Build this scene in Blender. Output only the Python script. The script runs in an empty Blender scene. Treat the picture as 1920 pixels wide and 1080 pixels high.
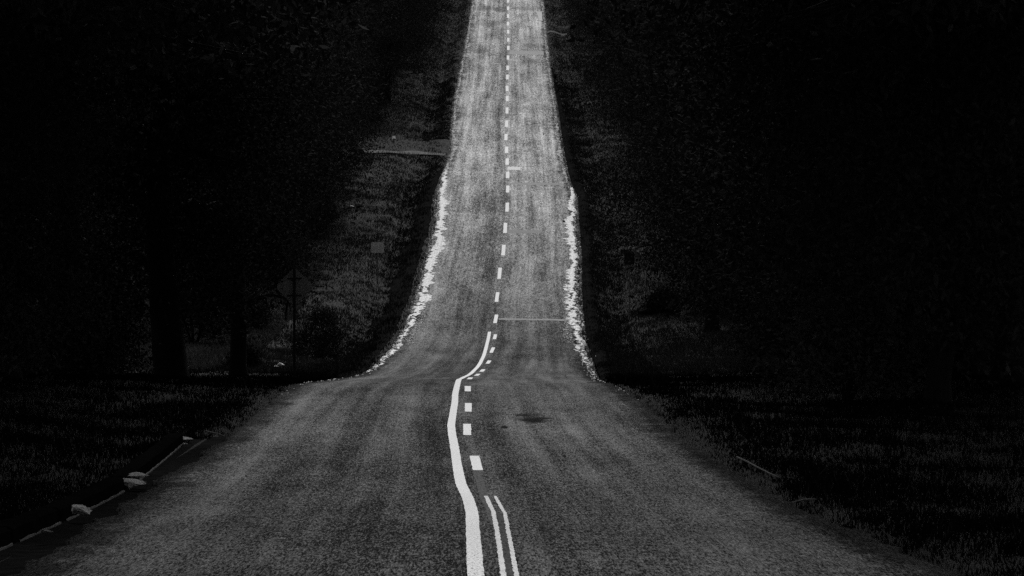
import bpy, bmesh, math, random
import numpy as np
from mathutils import Vector, Matrix

C = bpy.context.scene
COL = C.collection
R = math.radians
random.seed(7)
rng = np.random.default_rng(7)

# ------------------------------------------------------------------ camera, world, sun, exposure
F = 8000.0          # focal length in photograph pixels (1920 wide): a long lens, 150 mm
EYE = 1.70
cam_d = bpy.data.cameras.new('camera')
cam_d.sensor_width = 36.0
cam_d.lens = 36.0 * F / 1920.0
cam_d.clip_start = 0.5
cam_d.clip_end = 4000.0
cam = bpy.data.objects.new('camera', cam_d)
cam.location = (0, 0, EYE)
cam.rotation_euler = (R(90), 0, 0)
COL.objects.link(cam)
C.camera = cam

SUN_EL, SUN_AZ = 58.0, 3.0       # overcast, the bright part of the sky beyond the hill; azimuth clockwise from +Y
w = bpy.data.worlds.new('World')
C.world = w
w.use_nodes = True
nt = w.node_tree
bg = nt.nodes['Background']
sky = nt.nodes.new('ShaderNodeTexSky')
sky.sky_type = 'NISHITA'
sky.sun_disc = False
sky.sun_elevation = R(SUN_EL)
sky.sun_rotation = R(SUN_AZ)
bw = nt.nodes.new('ShaderNodeRGBToBW')      # black and white photograph: neutral light
nt.links.new(sky.outputs[0], bw.inputs[0])
nt.links.new(bw.outputs[0], bg.inputs[0])
bg.inputs[1].default_value = 0.10
sd = bpy.data.lights.new('sun', 'SUN')
sd.energy = 1.3
sd.angle = R(18)
sd.color = (1, 1, 1)
sun = bpy.data.objects.new('sun', sd)
COL.objects.link(sun)
v = Vector((math.sin(R(SUN_AZ)) * math.cos(R(SUN_EL)), math.cos(R(SUN_AZ)) * math.cos(R(SUN_EL)), math.sin(R(SUN_EL))))
sun.rotation_euler = v.to_track_quat('Z', 'Y').to_euler()
vs = C.view_settings
vs.view_transform = 'Standard'
vs.look = 'None'
vs.gamma = 1.0
vs.use_curve_mapping = False
vs.exposure = 0.63
C.cycles.use_denoising = False
C.cycles.max_bounces = 4
C.cycles.diffuse_bounces = 2

# ------------------------------------------------------------------ helpers
def tag(o, label=None, cat=None, group=None, kind=None):
    if label: o['label'] = label
    if cat: o['category'] = cat
    if group: o['group'] = group
    if kind: o['kind'] = kind
    return o

def link(name, me, mat, parent=None):
    o = bpy.data.objects.new(name, me)
    if mat is not None and not me.materials:
        me.materials.append(mat)
    COL.objects.link(o)
    if parent is not None: o.parent = parent
    return o

def empty(name, loc=(0, 0, 0), rz=0.0, s=1.0):
    o = bpy.data.objects.new(name, None)
    o.empty_display_size = 0.3
    o.location = loc
    o.rotation_euler = (0, 0, rz)
    o.scale = (s, s, s)
    COL.objects.link(o)
    return o

def np_mesh(name, V, Fc, uv=None, uv2=None, smooth=False):
    """V (n,3), Fc (m,k): one mesh from arrays; uv per vertex."""
    V = np.asarray(V, dtype=np.float32); Fc = np.asarray(Fc, dtype=np.int32)
    m, k = Fc.shape
    me = bpy.data.meshes.new(name)
    me.vertices.add(len(V)); me.vertices.foreach_set('co', V.ravel())
    me.loops.add(m * k); me.loops.foreach_set('vertex_index', Fc.ravel())
    me.polygons.add(m)
    me.polygons.foreach_set('loop_start', np.arange(0, m * k, k, dtype=np.int32))
    if smooth: me.polygons.foreach_set('use_smooth', np.ones(m, dtype=bool))
    for nm, q in (('UVMap', uv), ('edge', uv2)):
        if q is not None:
            l = me.uv_layers.new(name=nm)
            l.data.foreach_set('uv', np.asarray(q, dtype=np.float32)[Fc.ravel()].ravel())
    me.update(calc_edges=True)
    return me

def grid_faces(nr, nc):
    i = np.arange(nr - 1)[:, None] * nc + np.arange(nc - 1)[None, :]
    i = i.ravel()
    return np.stack([i, i + 1, i + nc + 1, i + nc], 1)

def tube(pts, rad, n=8):
    """tapered tube along points -> V, F (quads)"""
    pts = [Vector(p) for p in pts]
    V = []
    for i, p in enumerate(pts):
        t = (pts[min(i + 1, len(pts) - 1)] - pts[max(i - 1, 0)]).normalized()
        a = t.orthogonal().normalized() if abs(t.x) > 0.9 or True else None
        a = (Vector((1, 0, 0)) - t * t.x).normalized() if abs(t.x) < 0.9 else (Vector((0, 1, 0)) - t * t.y).normalized()
        b = t.cross(a)
        for j in range(n):
            q = 2 * math.pi * j / n
            V.append(p + (a * math.cos(q) + b * math.sin(q)) * rad[i])
    Fq = []
    for i in range(len(pts) - 1):
        for j in range(n):
            Fq.append((i * n + j, i * n + (j + 1) % n, (i + 1) * n + (j + 1) % n, (i + 1) * n + j))
    # caps as a degenerate-free fan: add end centres
    c0 = len(V); V.append(pts[-1]); 
    for j in range(n):
        Fq.append(((len(pts) - 1) * n + j, (len(pts) - 1) * n + (j + 1) % n, c0, c0))
    return V, Fq

class MB:
    def __init__(s): s.V = []; s.F = []
    def add(s, V, Fc):
        o = len(s.V); s.V += [tuple(q) for q in V]; 
        for f in Fc:
            g = []
            for i in f:
                if i + o not in g: g.append(i + o)
            s.F.append(g)
        return s
    def tube(s, pts, rad, n=8): return s.add(*tube(pts, rad, n))
    def box(s, c, d):
        x, y, z = c; a, b, e = d[0] / 2, d[1] / 2, d[2] / 2
        V = [(x + i * a, y + j * b, z + k * e) for k in (-1, 1) for j in (-1, 1) for i in (-1, 1)]
        return s.add(V, [(0, 2, 3, 1), (4, 5, 7, 6), (0, 1, 5, 4), (2, 6, 7, 3), (0, 4, 6, 2), (1, 3, 7, 5)])
    def mesh(s, name, smooth=False):
        me = bpy.data.meshes.new(name)
        me.from_pydata(s.V, [], s.F)
        if smooth:
            for p in me.polygons: p.use_smooth = True
        me.update(); return me
    def build(s, name, mat, parent=None, smooth=False): return link(name, s.mesh(name, smooth), mat, parent)

# ------------------------------------------------------------------ materials (all grey: the photograph is black and white)
def N(nt, t, **kw):
    n = nt.nodes.new(t)
    for k, q in kw.items():
        if k.startswith('i_'):
            key = k[2:]
            n.inputs[int(key) if key.isdigit() else key].default_value = q
        else: setattr(n, k, q)
    return n

def math_n(nt, op, a, b=None, clamp=False):
    n = nt.nodes.new('ShaderNodeMath'); n.operation = op; n.use_clamp = clamp
    for i, q in enumerate((a, b)):
        if q is None: continue
        if isinstance(q, (int, float)): n.inputs[i].default_value = q
        else: nt.links.new(q, n.inputs[i])
    return n.outputs[0]

def noise(nt, vec, scale, detail=3, rough=0.55, sx=1, sy=1, sz=1):
    mp = nt.nodes.new('ShaderNodeMapping')
    mp.inputs['Scale'].default_value = (sx, sy, sz)
    nt.links.new(vec, mp.inputs[0])
    n = nt.nodes.new('ShaderNodeTexNoise')
    n.inputs['Scale'].default_value = scale
    n.inputs['Detail'].default_value = detail
    n.inputs['Roughness'].default_value = rough
    nt.links.new(mp.outputs[0], n.inputs['Vector'])
    return n.outputs[0]

def smat(name, spec=0.1, rough=0.9):
    m = bpy.data.materials.new(name); m.use_nodes = True
    b = m.node_tree.nodes['Principled BSDF']
    b.inputs['Roughness'].default_value = rough
    b.inputs['Specular IOR Level'].default_value = spec
    return m, m.node_tree, b

def grey_mat(name, base, var=0.3, scale=6.0, spec=0.1, rough=0.9, detail=5, bump=0.0, coords='Object', sx=1, sy=1, sz=1, per_object=0.0):
    m, nt, b = smat(name, spec, rough)
    tc = nt.nodes.new('ShaderNodeTexCoord')
    n = noise(nt, tc.outputs[coords], scale, detail, 0.65, sx, sy, sz)
    k = math_n(nt, 'MULTIPLY_ADD', math_n(nt, 'SUBTRACT', n, 0.5), var * 4)
    k.node.inputs[2].default_value = 1.0
    k = math_n(nt, 'MAXIMUM', k, 0.15)
    val = math_n(nt, 'MULTIPLY', k, base)
    if per_object:
        oi = nt.nodes.new('ShaderNodeObjectInfo')
        r = math_n(nt, 'MULTIPLY_ADD', oi.outputs['Random'], per_object); r.node.inputs[2].default_value = 1 - per_object / 2
        val = math_n(nt, 'MULTIPLY', val, r)
    nt.links.new(val, b.inputs['Base Color'])
    if bump:
        bp = nt.nodes.new('ShaderNodeBump'); bp.inputs['Strength'].default_value = bump
        nt.links.new(n, bp.inputs['Height']); nt.links.new(bp.outputs[0], b.inputs['Normal'])
    return m

def leaf_mat(name, base, per_object=0.5):
    m, nt, b = smat(name, 0.0, 0.95)
    g = nt.nodes.new('ShaderNodeNewGeometry')
    oi = nt.nodes.new('ShaderNodeObjectInfo')
    r = math_n(nt, 'MULTIPLY_ADD', g.outputs['Random Per Island'], 0.5); r.node.inputs[2].default_value = 0.75
    q = math_n(nt, 'MULTIPLY_ADD', oi.outputs['Random'], per_object); q.node.inputs[2].default_value = 1 - per_object / 2
    val = math_n(nt, 'MULTIPLY', math_n(nt, 'MULTIPLY', r, q), base)
    nt.links.new(val, b.inputs['Base Color'])
    return m

def asphalt_mat():
    m, nt, b = smat('asphalt', 0.02, 0.95)
    L = nt.links
    uvn = N(nt, 'ShaderNodeUVMap', uv_map='UVMap'); uv = uvn.outputs[0]
    sep = nt.nodes.new('ShaderNodeSeparateXYZ'); L.new(uv, sep.inputs[0])
    u, d = sep.outputs[0], sep.outputs[1]
    ed = N(nt, 'ShaderNodeUVMap', uv_map='edge')
    se = nt.nodes.new('ShaderNodeSeparateXYZ'); L.new(ed.outputs[0], se.inputs[0])
    el, er = se.outputs[0], se.outputs[1]
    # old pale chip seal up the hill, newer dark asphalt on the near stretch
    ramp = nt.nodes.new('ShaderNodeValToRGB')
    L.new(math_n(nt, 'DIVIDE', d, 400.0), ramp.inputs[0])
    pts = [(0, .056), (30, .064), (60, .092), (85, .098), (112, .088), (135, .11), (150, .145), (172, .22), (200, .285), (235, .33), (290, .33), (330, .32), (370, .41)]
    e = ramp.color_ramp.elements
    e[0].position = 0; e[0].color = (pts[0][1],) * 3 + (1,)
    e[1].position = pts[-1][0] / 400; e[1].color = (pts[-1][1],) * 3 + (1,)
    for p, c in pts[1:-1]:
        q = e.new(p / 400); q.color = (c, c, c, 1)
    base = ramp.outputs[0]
    # stone grain: chips close up, coarser pick-up and bleeding on the old seal uphill; drawn out along the traffic
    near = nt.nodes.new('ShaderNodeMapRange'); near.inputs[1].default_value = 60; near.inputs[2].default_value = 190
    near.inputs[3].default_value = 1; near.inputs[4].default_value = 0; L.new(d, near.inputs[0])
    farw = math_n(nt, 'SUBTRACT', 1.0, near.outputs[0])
    g2 = noise(nt, uv, 62.0, 2, 0.9, 1.0, 0.07, 1)
    g3 = noise(nt, uv, 26.0, 2, 0.9, 1.0, 0.07, 1)
    g4 = noise(nt, uv, 10.5, 2, 0.9, 1.0, 0.08, 1)
    g1 = noise(nt, uv, 4.0, 8, 0.85, 1.0, 0.08, 1)
    def amp(n_, k_, w_=None):
        q_ = math_n(nt, 'MULTIPLY', math_n(nt, 'SUBTRACT', n_, 0.5), k_)
        return q_ if w_ is None else math_n(nt, 'MULTIPLY', q_, w_)
    k1 = math_n(nt, 'ADD', amp(g1, 2.6), amp(g2, 10.0))
    k2 = math_n(nt, 'ADD', amp(g3, 4.8), amp(g4, 4.0, math_n(nt, 'ADD', math_n(nt, 'MULTIPLY', farw, 0.8), 0.2)))
    st = noise(nt, uv, 2.8, 4, 0.65, 1.0, 0.010, 1)        # streaks
    k3 = amp(st, 3.7)
    pa = noise(nt, uv, 0.7, 5, 0.65, 1.0, 0.14, 1)       # blotches
    k4 = amp(pa, 2.8)
    tot = math_n(nt, 'ADD', math_n(nt, 'ADD', k1, k2), math_n(nt, 'ADD', k3, k4))
    tot = math_n(nt, 'ADD', tot, 1.0)
    # the tar-dark strip left of the centre line
    a = math_n(nt, 'DIVIDE', math_n(nt, 'ADD', u, 0.36), 0.30)
    gau = math_n(nt, 'EXPONENT', math_n(nt, 'MULTIPLY', math_n(nt, 'MULTIPLY', a, a), -1.0))
    tot = math_n(nt, 'SUBTRACT', tot, math_n(nt, 'MULTIPLY', gau, 0.42))
    # worn wheel tracks a little paler, dust along the near edges, oil drip between the tracks
    def band(coord, c0, wd_, k_, w_=None):
        a = math_n(nt, 'DIVIDE', math_n(nt, 'SUBTRACT', coord, c0), wd_)
        gg = math_n(nt, 'MULTIPLY', math_n(nt, 'EXPONENT', math_n(nt, 'MULTIPLY', math_n(nt, 'MULTIPLY', a, a), -1.0)), k_)
        return gg if w_ is None else math_n(nt, 'MULTIPLY', gg, w_)
    for bnd in (band(u, -2.2, 0.35, 0.14, farw), band(u, -0.85, 0.4, -0.16, farw), band(u, 0.75, 0.3, 0.10), band(u, 2.0, 0.3, 0.14, farw),
                band(el, 0.6, 0.34, 0.6, near.outputs[0]), band(u, 1.7, 0.7, 0.28, near.outputs[0]), band(u, -1.3, 0.6, -0.22, near.outputs[0]), band(u, 0.5, 0.3, -0.12, near.outputs[0])):
        tot = math_n(nt, 'ADD', tot, bnd)
    # darker resurfaced panel in the right lane, in the dip below the seam
    pm = math_n(nt, 'MULTIPLY', math_n(nt, 'GREATER_THAN', u, 0.05), math_n(nt, 'LESS_THAN', d, 147.6))
    pf = nt.nodes.new('ShaderNodeMapRange'); pf.inputs[1].default_value = 112; pf.inputs[2].default_value = 132
    L.new(d, pf.inputs[0])
    tot = math_n(nt, 'SUBTRACT', tot, math_n(nt, 'MULTIPLY', math_n(nt, 'MULTIPLY', pm, pf.outputs[0]), 0.30))
    # old tar bleeds up the hill and an oil soaked hole on the near stretch
    wob = noise(nt, uv, 3.2, 5, 0.75, 1.0, 0.16, 1)
    for cu, cd, hw, hl, kk in STAINS:
        a1 = math_n(nt, 'POWER', math_n(nt, 'ABSOLUTE', math_n(nt, 'DIVIDE', math_n(nt, 'SUBTRACT', u, cu), hw)), 2.0)
        a2 = math_n(nt, 'POWER', math_n(nt, 'ABSOLUTE', math_n(nt, 'DIVIDE', math_n(nt, 'SUBTRACT', d, cd), hl)), 2.0)
        rr_ = math_n(nt, 'ADD', math_n(nt, 'ADD', a1, a2), math_n(nt, 'MULTIPLY', math_n(nt, 'SUBTRACT', wob, 0.5), 3.0))
        mk = math_n(nt, 'MULTIPLY', math_n(nt, 'SUBTRACT', 1.25, rr_), 1.1, True)
        tot = math_n(nt, 'MULTIPLY', math_n(nt, 'MAXIMUM', tot, 0.1), math_n(nt, 'SUBTRACT', 1.0, math_n(nt, 'MULTIPLY', mk, kk)))
    # broken dirty edges
    em = math_n(nt, 'MINIMUM', el, er)
    en = noise(nt, uv, 3.0, 6, 0.75, 1.0, 0.25, 1)
    ef = math_n(nt, 'SUBTRACT', math_n(nt, 'MULTIPLY', en, 0.9), math_n(nt, 'MULTIPLY', em, 1.0))
    ef = math_n(nt, 'MULTIPLY', math_n(nt, 'SUBTRACT', ef, 0.05), 4.0, True)
    tot = math_n(nt, 'MULTIPLY', math_n(nt, 'MAXIMUM', tot, 0.12), math_n(nt, 'SUBTRACT', 1.0, math_n(nt, 'MULTIPLY', ef, 0.75)))
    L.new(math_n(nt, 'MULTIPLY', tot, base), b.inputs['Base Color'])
    bp = nt.nodes.new('ShaderNodeBump'); bp.inputs['Strength'].default_value = 0.25; bp.inputs['Distance'].default_value = 0.01
    L.new(g2, bp.inputs['Height']); L.new(bp.outputs[0], b.inputs['Normal'])
    return m

def paint_mat(name, base, dirt, worn_near=0.0):
    m, nt, b = smat(name, 0.0, 0.9)
    uv = N(nt, 'ShaderNodeUVMap', uv_map='UVMap').outputs[0]
    n = noise(nt, uv, 40.0, 5, 0.8, 1.0, 0.12, 1)
    k = math_n(nt, 'MULTIPLY', math_n(nt, 'SUBTRACT', n, 0.44), dirt)
    val = math_n(nt, 'MULTIPLY', math_n(nt, 'SUBTRACT', 1.0, math_n(nt, 'MAXIMUM', k, 0.0), True), base)
    if worn_near:
        sep = nt.nodes.new('ShaderNodeSeparateXYZ'); nt.links.new(uv, sep.inputs[0])
        f = nt.nodes.new('ShaderNodeMapRange'); f.inputs[1].default_value = 26; f.inputs[2].default_value = 36
        f.inputs[3].default_value = 1; f.inputs[4].default_value = 0; nt.links.new(sep.outputs[1], f.inputs[0])
        h = noise(nt, uv, 60.0, 3, 0.8, 1.0, 0.12, 1)
        h = math_n(nt, 'MULTIPLY', math_n(nt, 'SUBTRACT', h, 0.53), 9.0, True)
        h = math_n(nt, 'MULTIPLY', math_n(nt, 'MULTIPLY', h, f.outputs[0]), worn_near)
        val = math_n(nt, 'MULTIPLY', val, math_n(nt, 'SUBTRACT', 1.0, h))
    nt.links.new(val, b.inputs['Base Color'])
    return m

# centre u, distance, half width, half length (metres), strength
STAINS = [(1.02, 60.7, .20, 1.0, .92), (0.99, 61.6, .26, 2.2, .5), (1.16, 61.6, .16, .40, .85), (0.86, 62.6, .12, .4, .8),
          (-1.9, 357, 1.2, 3.0, .42), (-.55, 356, .6, 3.6, .5), (1.6, 357, 1.5, 2.4, .3), (-2.0, 314, .75, 2.6, .42), (1.6, 319, .7, 2.4, .4), (1.6, 304, .65, 3.0, .36), (-1.4, 342, .9, 3.5, .25), (1.5, 290, .7, 5, .22), (1.2, 262, .5, 3, .2)]
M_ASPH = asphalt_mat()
M_PAINT = paint_mat('road_paint', 0.92, 0.9, 0.9)
M_GHOST = paint_mat('worn_paint', 0.85, 1.8)
M_FADE = paint_mat('faded_paint', 0.15, 3.5)
M_PALEP = paint_mat('pale_seal', 0.30, 3.0)
M_DARKP = paint_mat('dark_tar', 0.085, 2.0)
M_OIL = paint_mat('oil_stain', 0.030, 3.0)
M_GRAVEL = grey_mat('pale_gravel', 0.82, 0.55, 5.0, coords='UV', sx=3.0, sy=0.5, detail=7)
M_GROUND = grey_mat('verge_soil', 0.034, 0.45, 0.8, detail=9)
M_FLOOR_SHADE = grey_mat('floor_and_verge_shade', 0.0065, 0.45, 0.8, detail=9)
M_TRACK = grey_mat('track_gravel', 0.028, 0.9, 2.0, detail=9, sx=2)
M_SHADE_GRASS = leaf_mat('shaded_grass_blades', 0.004, 0.0)  # shade of the near verges is put into the blade colour
M_SHADE_DGRASS = leaf_mat('ditch_shaded_grass', 0.011, 0.0)  # blades darkened to carry the shade in the ditches
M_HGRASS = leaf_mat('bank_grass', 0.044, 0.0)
M_LIT_CGRASS = leaf_mat('lit_clearing_grass', 0.10, 0.0)  # lighter than the bank grass: the clearing's light is in the colour
M_DRY = leaf_mat('dry_grass', 0.022, 0.0)
M_LEAF = leaf_mat('leaves', 0.026, 0.9)
M_BARK = grey_mat('bark', 0.007, 0.4, 3.0, sx=3, sy=3, sz=0.4, per_object=0.5)
M_KERB = grey_mat('kerb_stained_black', 0.004, 0.3, 5.0, spec=0.0)
M_CONC = grey_mat('broken_concrete', 0.24, 0.45, 18.0, bump=0.4)
M_LIP = grey_mat('kerb_lip', 0.10, 0.6, 7.0)
M_SIGNB = grey_mat('sign_back', 0.12, 0.2, 8.0, spec=0.2, rough=0.6)
M_SIGNP = grey_mat('pale_sign', 0.38, 0.2, 8.0, spec=0.2, rough=0.6)
M_DARK = grey_mat('dark_metal', 0.012, 0.2, 8.0)
M_WHITE = grey_mat('white_plastic', 0.75, 0.1, 10.0)
M_TWIG = grey_mat('dry_twig', 0.09, 0.3, 6.0)
M_DTWIG = grey_mat('dead_twig', 0.018, 0.5, 6.0)

# ------------------------------------------------------------------ the lie of the road: photograph row -> distance, height, edges
def pchip(xs, ys):
    xs = np.array(xs, float); ys = np.array(ys, float)
    h = np.diff(xs); dl = np.diff(ys) / h
    m = np.zeros_like(xs); m[0] = dl[0]; m[-1] = dl[-1]
    for i in range(1, len(xs) - 1):
        if dl[i - 1] * dl[i] > 0:
            w1 = 2 * h[i] + h[i - 1]; w2 = h[i] + 2 * h[i - 1]
            m[i] = (w1 + w2) / (w1 / dl[i - 1] + w2 / dl[i])
    def f(x):
        x = np.asarray(x, float)
        i = np.clip(np.searchsorted(xs, x) - 1, 0, len(xs) - 2)
        t = (x - xs[i]) / h[i]
        lo, hi = x < xs[0], x > xs[-1]
        y = ((1 + 2 * t) * (1 - t) ** 2 * ys[i] + t * (1 - t) ** 2 * h[i] * m[i] + t * t * (3 - 2 * t) * ys[i + 1] + t * t * (t - 1) * h[i] * m[i + 1])
        y = np.where(lo, ys[0] + (x - xs[0]) * m[0], y)
        return np.where(hi, ys[-1] + (x - xs[-1]) * m[-1], y)
    return f

ROWS = [(1080, 26.4), (1070, 27), (1020, 30.4), (983, 33.5), (950, 37), (907, 42), (857, 48.7), (810, 56.5), (777, 62.6), (753, 68), (727, 75.5),
        (716, 81), (710, 92), (705, 101), (700, 107), (690, 114.5), (673, 123), (640, 136.5), (600, 147.5), (560, 156.5), (500, 168.5), (450, 180),
        (400, 193), (350, 208), (300, 225), (250, 244), (200, 264), (150, 287), (100, 311), (50, 338), (0, 366)]
prof_d = [-40, 0, 14] + [d for y, d in ROWS] + [400, 450, 500, 560, 640, 900]
prof_z = [-0.02, -0.02, -0.05] + [EYE - (y - 540) / F * d for y, d in ROWS]
prof_z += [prof_z[-1] + 4.7, prof_z[-1] + 11.4, prof_z[-1] + 17, prof_z[-1] + 21, prof_z[-1] + 23, prof_z[-1] + 23]
_z = pchip(prof_d, prof_z)
DD = np.arange(-40, 900, 0.25)
ZZ = _z(DD)
ker = np.exp(-0.5 * (np.arange(-24, 25) * 0.25 / 2.0) ** 2); ker /= ker.sum()
ZZ = np.convolve(np.pad(ZZ, 24, mode='edge'), ker, 'valid')
def Z(d): return np.interp(d, DD, ZZ)
_dd = np.arange(20, 420, 0.05)
_yy = 540 + (EYE - Z(_dd)) * F / _dd
_ym = np.minimum.accumulate(_yy)
def D(y): return np.interp(-np.asarray(y, float), -_ym, _dd)

LE = [(1080, -2), (1053, 50), (1010, 117), (960, 200), (907, 283), (853, 367), (810, 433), (777, 474), (753, 505), (727, 537), (716, 560), (711, 600), (706, 635), (700, 673), (690, 694),
      (670, 715), (640, 743), (593, 767), (537, 787), (493, 797), (440, 813), (410, 819), (360, 821), (330, 829), (283, 847), (240, 848), (187, 853), (133, 863), (83, 873), (27, 882), (0, 886)]
RE = [(1080, 1815), (1070, 1797), (1020, 1680), (983, 1597), (950, 1513), (907, 1430), (857, 1347), (817, 1280), (777, 1240), (753, 1207), (727, 1170), (716, 1140), (710, 1123),
      (700, 1115), (673, 1103), (627, 1090), (593, 1087), (560, 1083), (477, 1083), (427, 1080), (360, 1076), (333, 1063), (283, 1053), (200, 1042), (143, 1033), (100, 1028), (50, 1023), (0, 1018)]
CE = [(1080, 905), (960, 897), (868, 884), (804, 866), (764, 868), (728, 868), (709, 878), (702, 888), (694, 900), (678, 912), (656, 920), (631, 926), (598, 929.5), (557, 932), (512, 936.7), (468, 944), (427, 947.3), (388, 951),
      (328, 952), (257, 949.5), (207, 950.7), (144, 951.3), (74, 952.5), (0, 952.5)]
def path(tab):
    ds = np.array([float(D(y)) for y, u in tab]); xs = np.array([(u - 960) * d / F for (y, u), d in zip(tab, ds)])
    o = np.argsort(ds); ds, xs = ds[o], xs[o]
    g = np.arange(-40, 900, 0.5); q = np.interp(g, ds, xs)
    kk = np.exp(-0.5 * (np.arange(-16, 17) * 0.5 / 2.2) ** 2); kk /= kk.sum()
    q = np.convolve(np.pad(q, 16, mode='edge'), kk, 'valid')
    return lambda d: np.interp(d, g, q)
XL, XR, XC = path(LE), path(RE), path(CE)
def road_z(d, x): return Z(d) - 0.014 * np.abs(x - XC(d))
def P(u, vv, lift=0.0):
    """a mark seen at photograph pixel (u, v) lies on the road here"""
    d = float(D(vv)); x = (u - 960) * d / F
    return (x, d, float(road_z(d, x)) + lift)

def vnoise(x, seed):
    """smooth 1-d value noise"""
    r = np.random.default_rng(seed).uniform(-1, 1, 4096)
    i = np.floor(x).astype(int); t = x - i; t = t * t * (3 - 2 * t)
    return r[i % 4096] * (1 - t) + r[(i + 1) % 4096] * t

# ------------------------------------------------------------------ ground
def side_off(l, d, side):
    """height of the verge relative to the road edge, l metres outside it (side -1 left, 1 right)"""
    l = np.asarray(l, float)
    far = np.clip((d - 112) / 35, 0, 1)
    o = np.where(l < 0.1, -0.16, np.where(l < 0.3, -0.16 + 0.12 * (l - 0.1) / 0.2, -0.04))
    ditch = -0.38 * np.exp(-((l - 1.35) / 0.55) ** 2) * far * (1.0 if side < 0 else 0.75)
    if side < 0: ditch = ditch * (1 - np.exp(-((d - 235) / 11.0) ** 4))
    o = o + ditch
    o = o + np.where(l > 2.2, (l - 2.2) * (0.03 + 0.02 * far), 0)
    o = o + np.where(l > 9, (l - 9) * 0.05, 0)
    near = np.clip((62 - d) / 10, 0, 1) if np.ndim(d) == 0 else np.clip((62 - d) / 10, 0, 1)
    return o - near * np.clip(l - 0.9, 0, 2.5) * 0.03

LS = np.array([160, 100, 60, 40, 30, 23, 18, 15, 12.5, 10.5, 9, 7.8, 6.8, 6, 5.3, 4.6, 4, 3.5, 3, 2.6, 2.2, 1.9, 1.6, 1.35, 1.1, 0.85, 0.6, 0.4, 0.3, 0.1, -0.4])
def bump(x, d): 
    return (0.02 * np.sin(x * 1.9 + d * 0.35) * np.sin(d * 0.8 - x * 0.7) + 0.012 * np.sin(x * 3.1 + 1.3 * d) + 0.06 * np.sin(0.21 * d + 0.5 * x))
def ground_z(x, d):
    """terrain height anywhere outside the road"""
    x = np.asarray(x, float); d = np.asarray(d, float)
    xl, xr = XL(d), XR(d)
    left = x < (xl + xr) / 2
    l = np.where(left, xl - x, x - xr)
    o = np.where(left, side_off(l, d, -1), side_off(l, d, 1))
    amp = np.clip((l - 0.5) / 1.5, 0, 1)
    far_amp = 1 + np.clip((l - 10) / 20, 0, 3)
    return Z(d) - 0.045 + o + bump(x, d) * amp * far_amp

gd = np.concatenate([np.arange(-40, 20, 2.0), np.arange(20, 130, 0.6), np.arange(130, 400, 1.0), np.arange(400, 900, 8)])
VV = []
for d in gd:
    for side in (-1, 1):
        ls = LS if side < 0 else LS[::-1]
        xe = XL(d) if side < 0 else XR(d)
        x = xe + side * ls
        zz = ground_z(x, np.full_like(x, d))
        VV.append(np.stack([x, np.full_like(x, d), zz], 1))
nc = 2 * len(LS)
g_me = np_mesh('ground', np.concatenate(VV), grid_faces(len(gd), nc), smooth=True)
g_me.materials.append(M_GROUND); g_me.materials.append(M_FLOOR_SHADE)
_c = np.concatenate([LS, LS[::-1]]); _nc = len(_c)
_lm = (_c[:-1] + _c[1:]) / 2
_lm[len(LS) - 1] = -1
_dm = (gd[:-1] + gd[1:]) / 2
_lf = np.arange(_nc - 1) < len(LS)
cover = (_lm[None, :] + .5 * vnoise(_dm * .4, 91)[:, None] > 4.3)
cover |= (_dm[:, None] < 104) & (_lm[None, :] > 0)  # near verges take the dark floor colour to stand in for shade
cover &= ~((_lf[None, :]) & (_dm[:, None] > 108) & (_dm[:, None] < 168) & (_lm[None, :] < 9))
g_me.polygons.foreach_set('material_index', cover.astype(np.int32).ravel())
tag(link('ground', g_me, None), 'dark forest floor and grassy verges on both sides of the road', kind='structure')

# ------------------------------------------------------------------ road
rd = np.concatenate([np.arange(-30, 20, 1.0), np.arange(20, 130, 0.25), np.arange(130, 420, 0.4), np.arange(420, 800, 5)])
def edge_jit(d, seed):
    far = np.clip((d - 100) / 60, 0, 1)
    return (0.06 + 0.05 * far) * vnoise(d * 0.9, seed) + (0.05 + 0.03 * far) * vnoise(d * 3.1, seed + 1) + 0.03 * vnoise(d * 8, seed + 2)
jl, jr = edge_jit(rd, 11), edge_jit(rd, 31)
xl, xr, xc = XL(rd) + jl, XR(rd) + jr, XC(rd)
cols = []
fr = [0, 0.06, 0.2, 0.4, 0.6, 0.8, 1.0]
cols.append((xl, None))
for f in fr: cols.append((xl + (xc - xl) * f, 0))
for f in fr[1:]: cols.append((xc + (xr - xc) * f, 0))
cols.append((xr, None))
V = np.zeros((len(rd), len(cols), 3)); U = np.zeros((len(rd), len(cols), 2)); E = np.zeros((len(rd), len(cols), 2))
for j, (x, s) in enumerate(cols):
    V[:, j, 0] = x; V[:, j, 1] = rd
    V[:, j, 2] = road_z(rd, x) - (0.2 if s is None else 0)
    U[:, j, 0] = x - xc; U[:, j, 1] = rd
    E[:, j, 0] = x - xl; E[:, j, 1] = xr - x
nc = len(cols)
r_me = np_mesh('road', V.reshape(-1, 3), grid_faces(len(rd), nc), U.reshape(-1, 2), E.reshape(-1, 2), smooth=True)
road = tag(link('road', r_me, M_ASPH), 'two lane asphalt road dipping and climbing the far hill', kind='structure')

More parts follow.
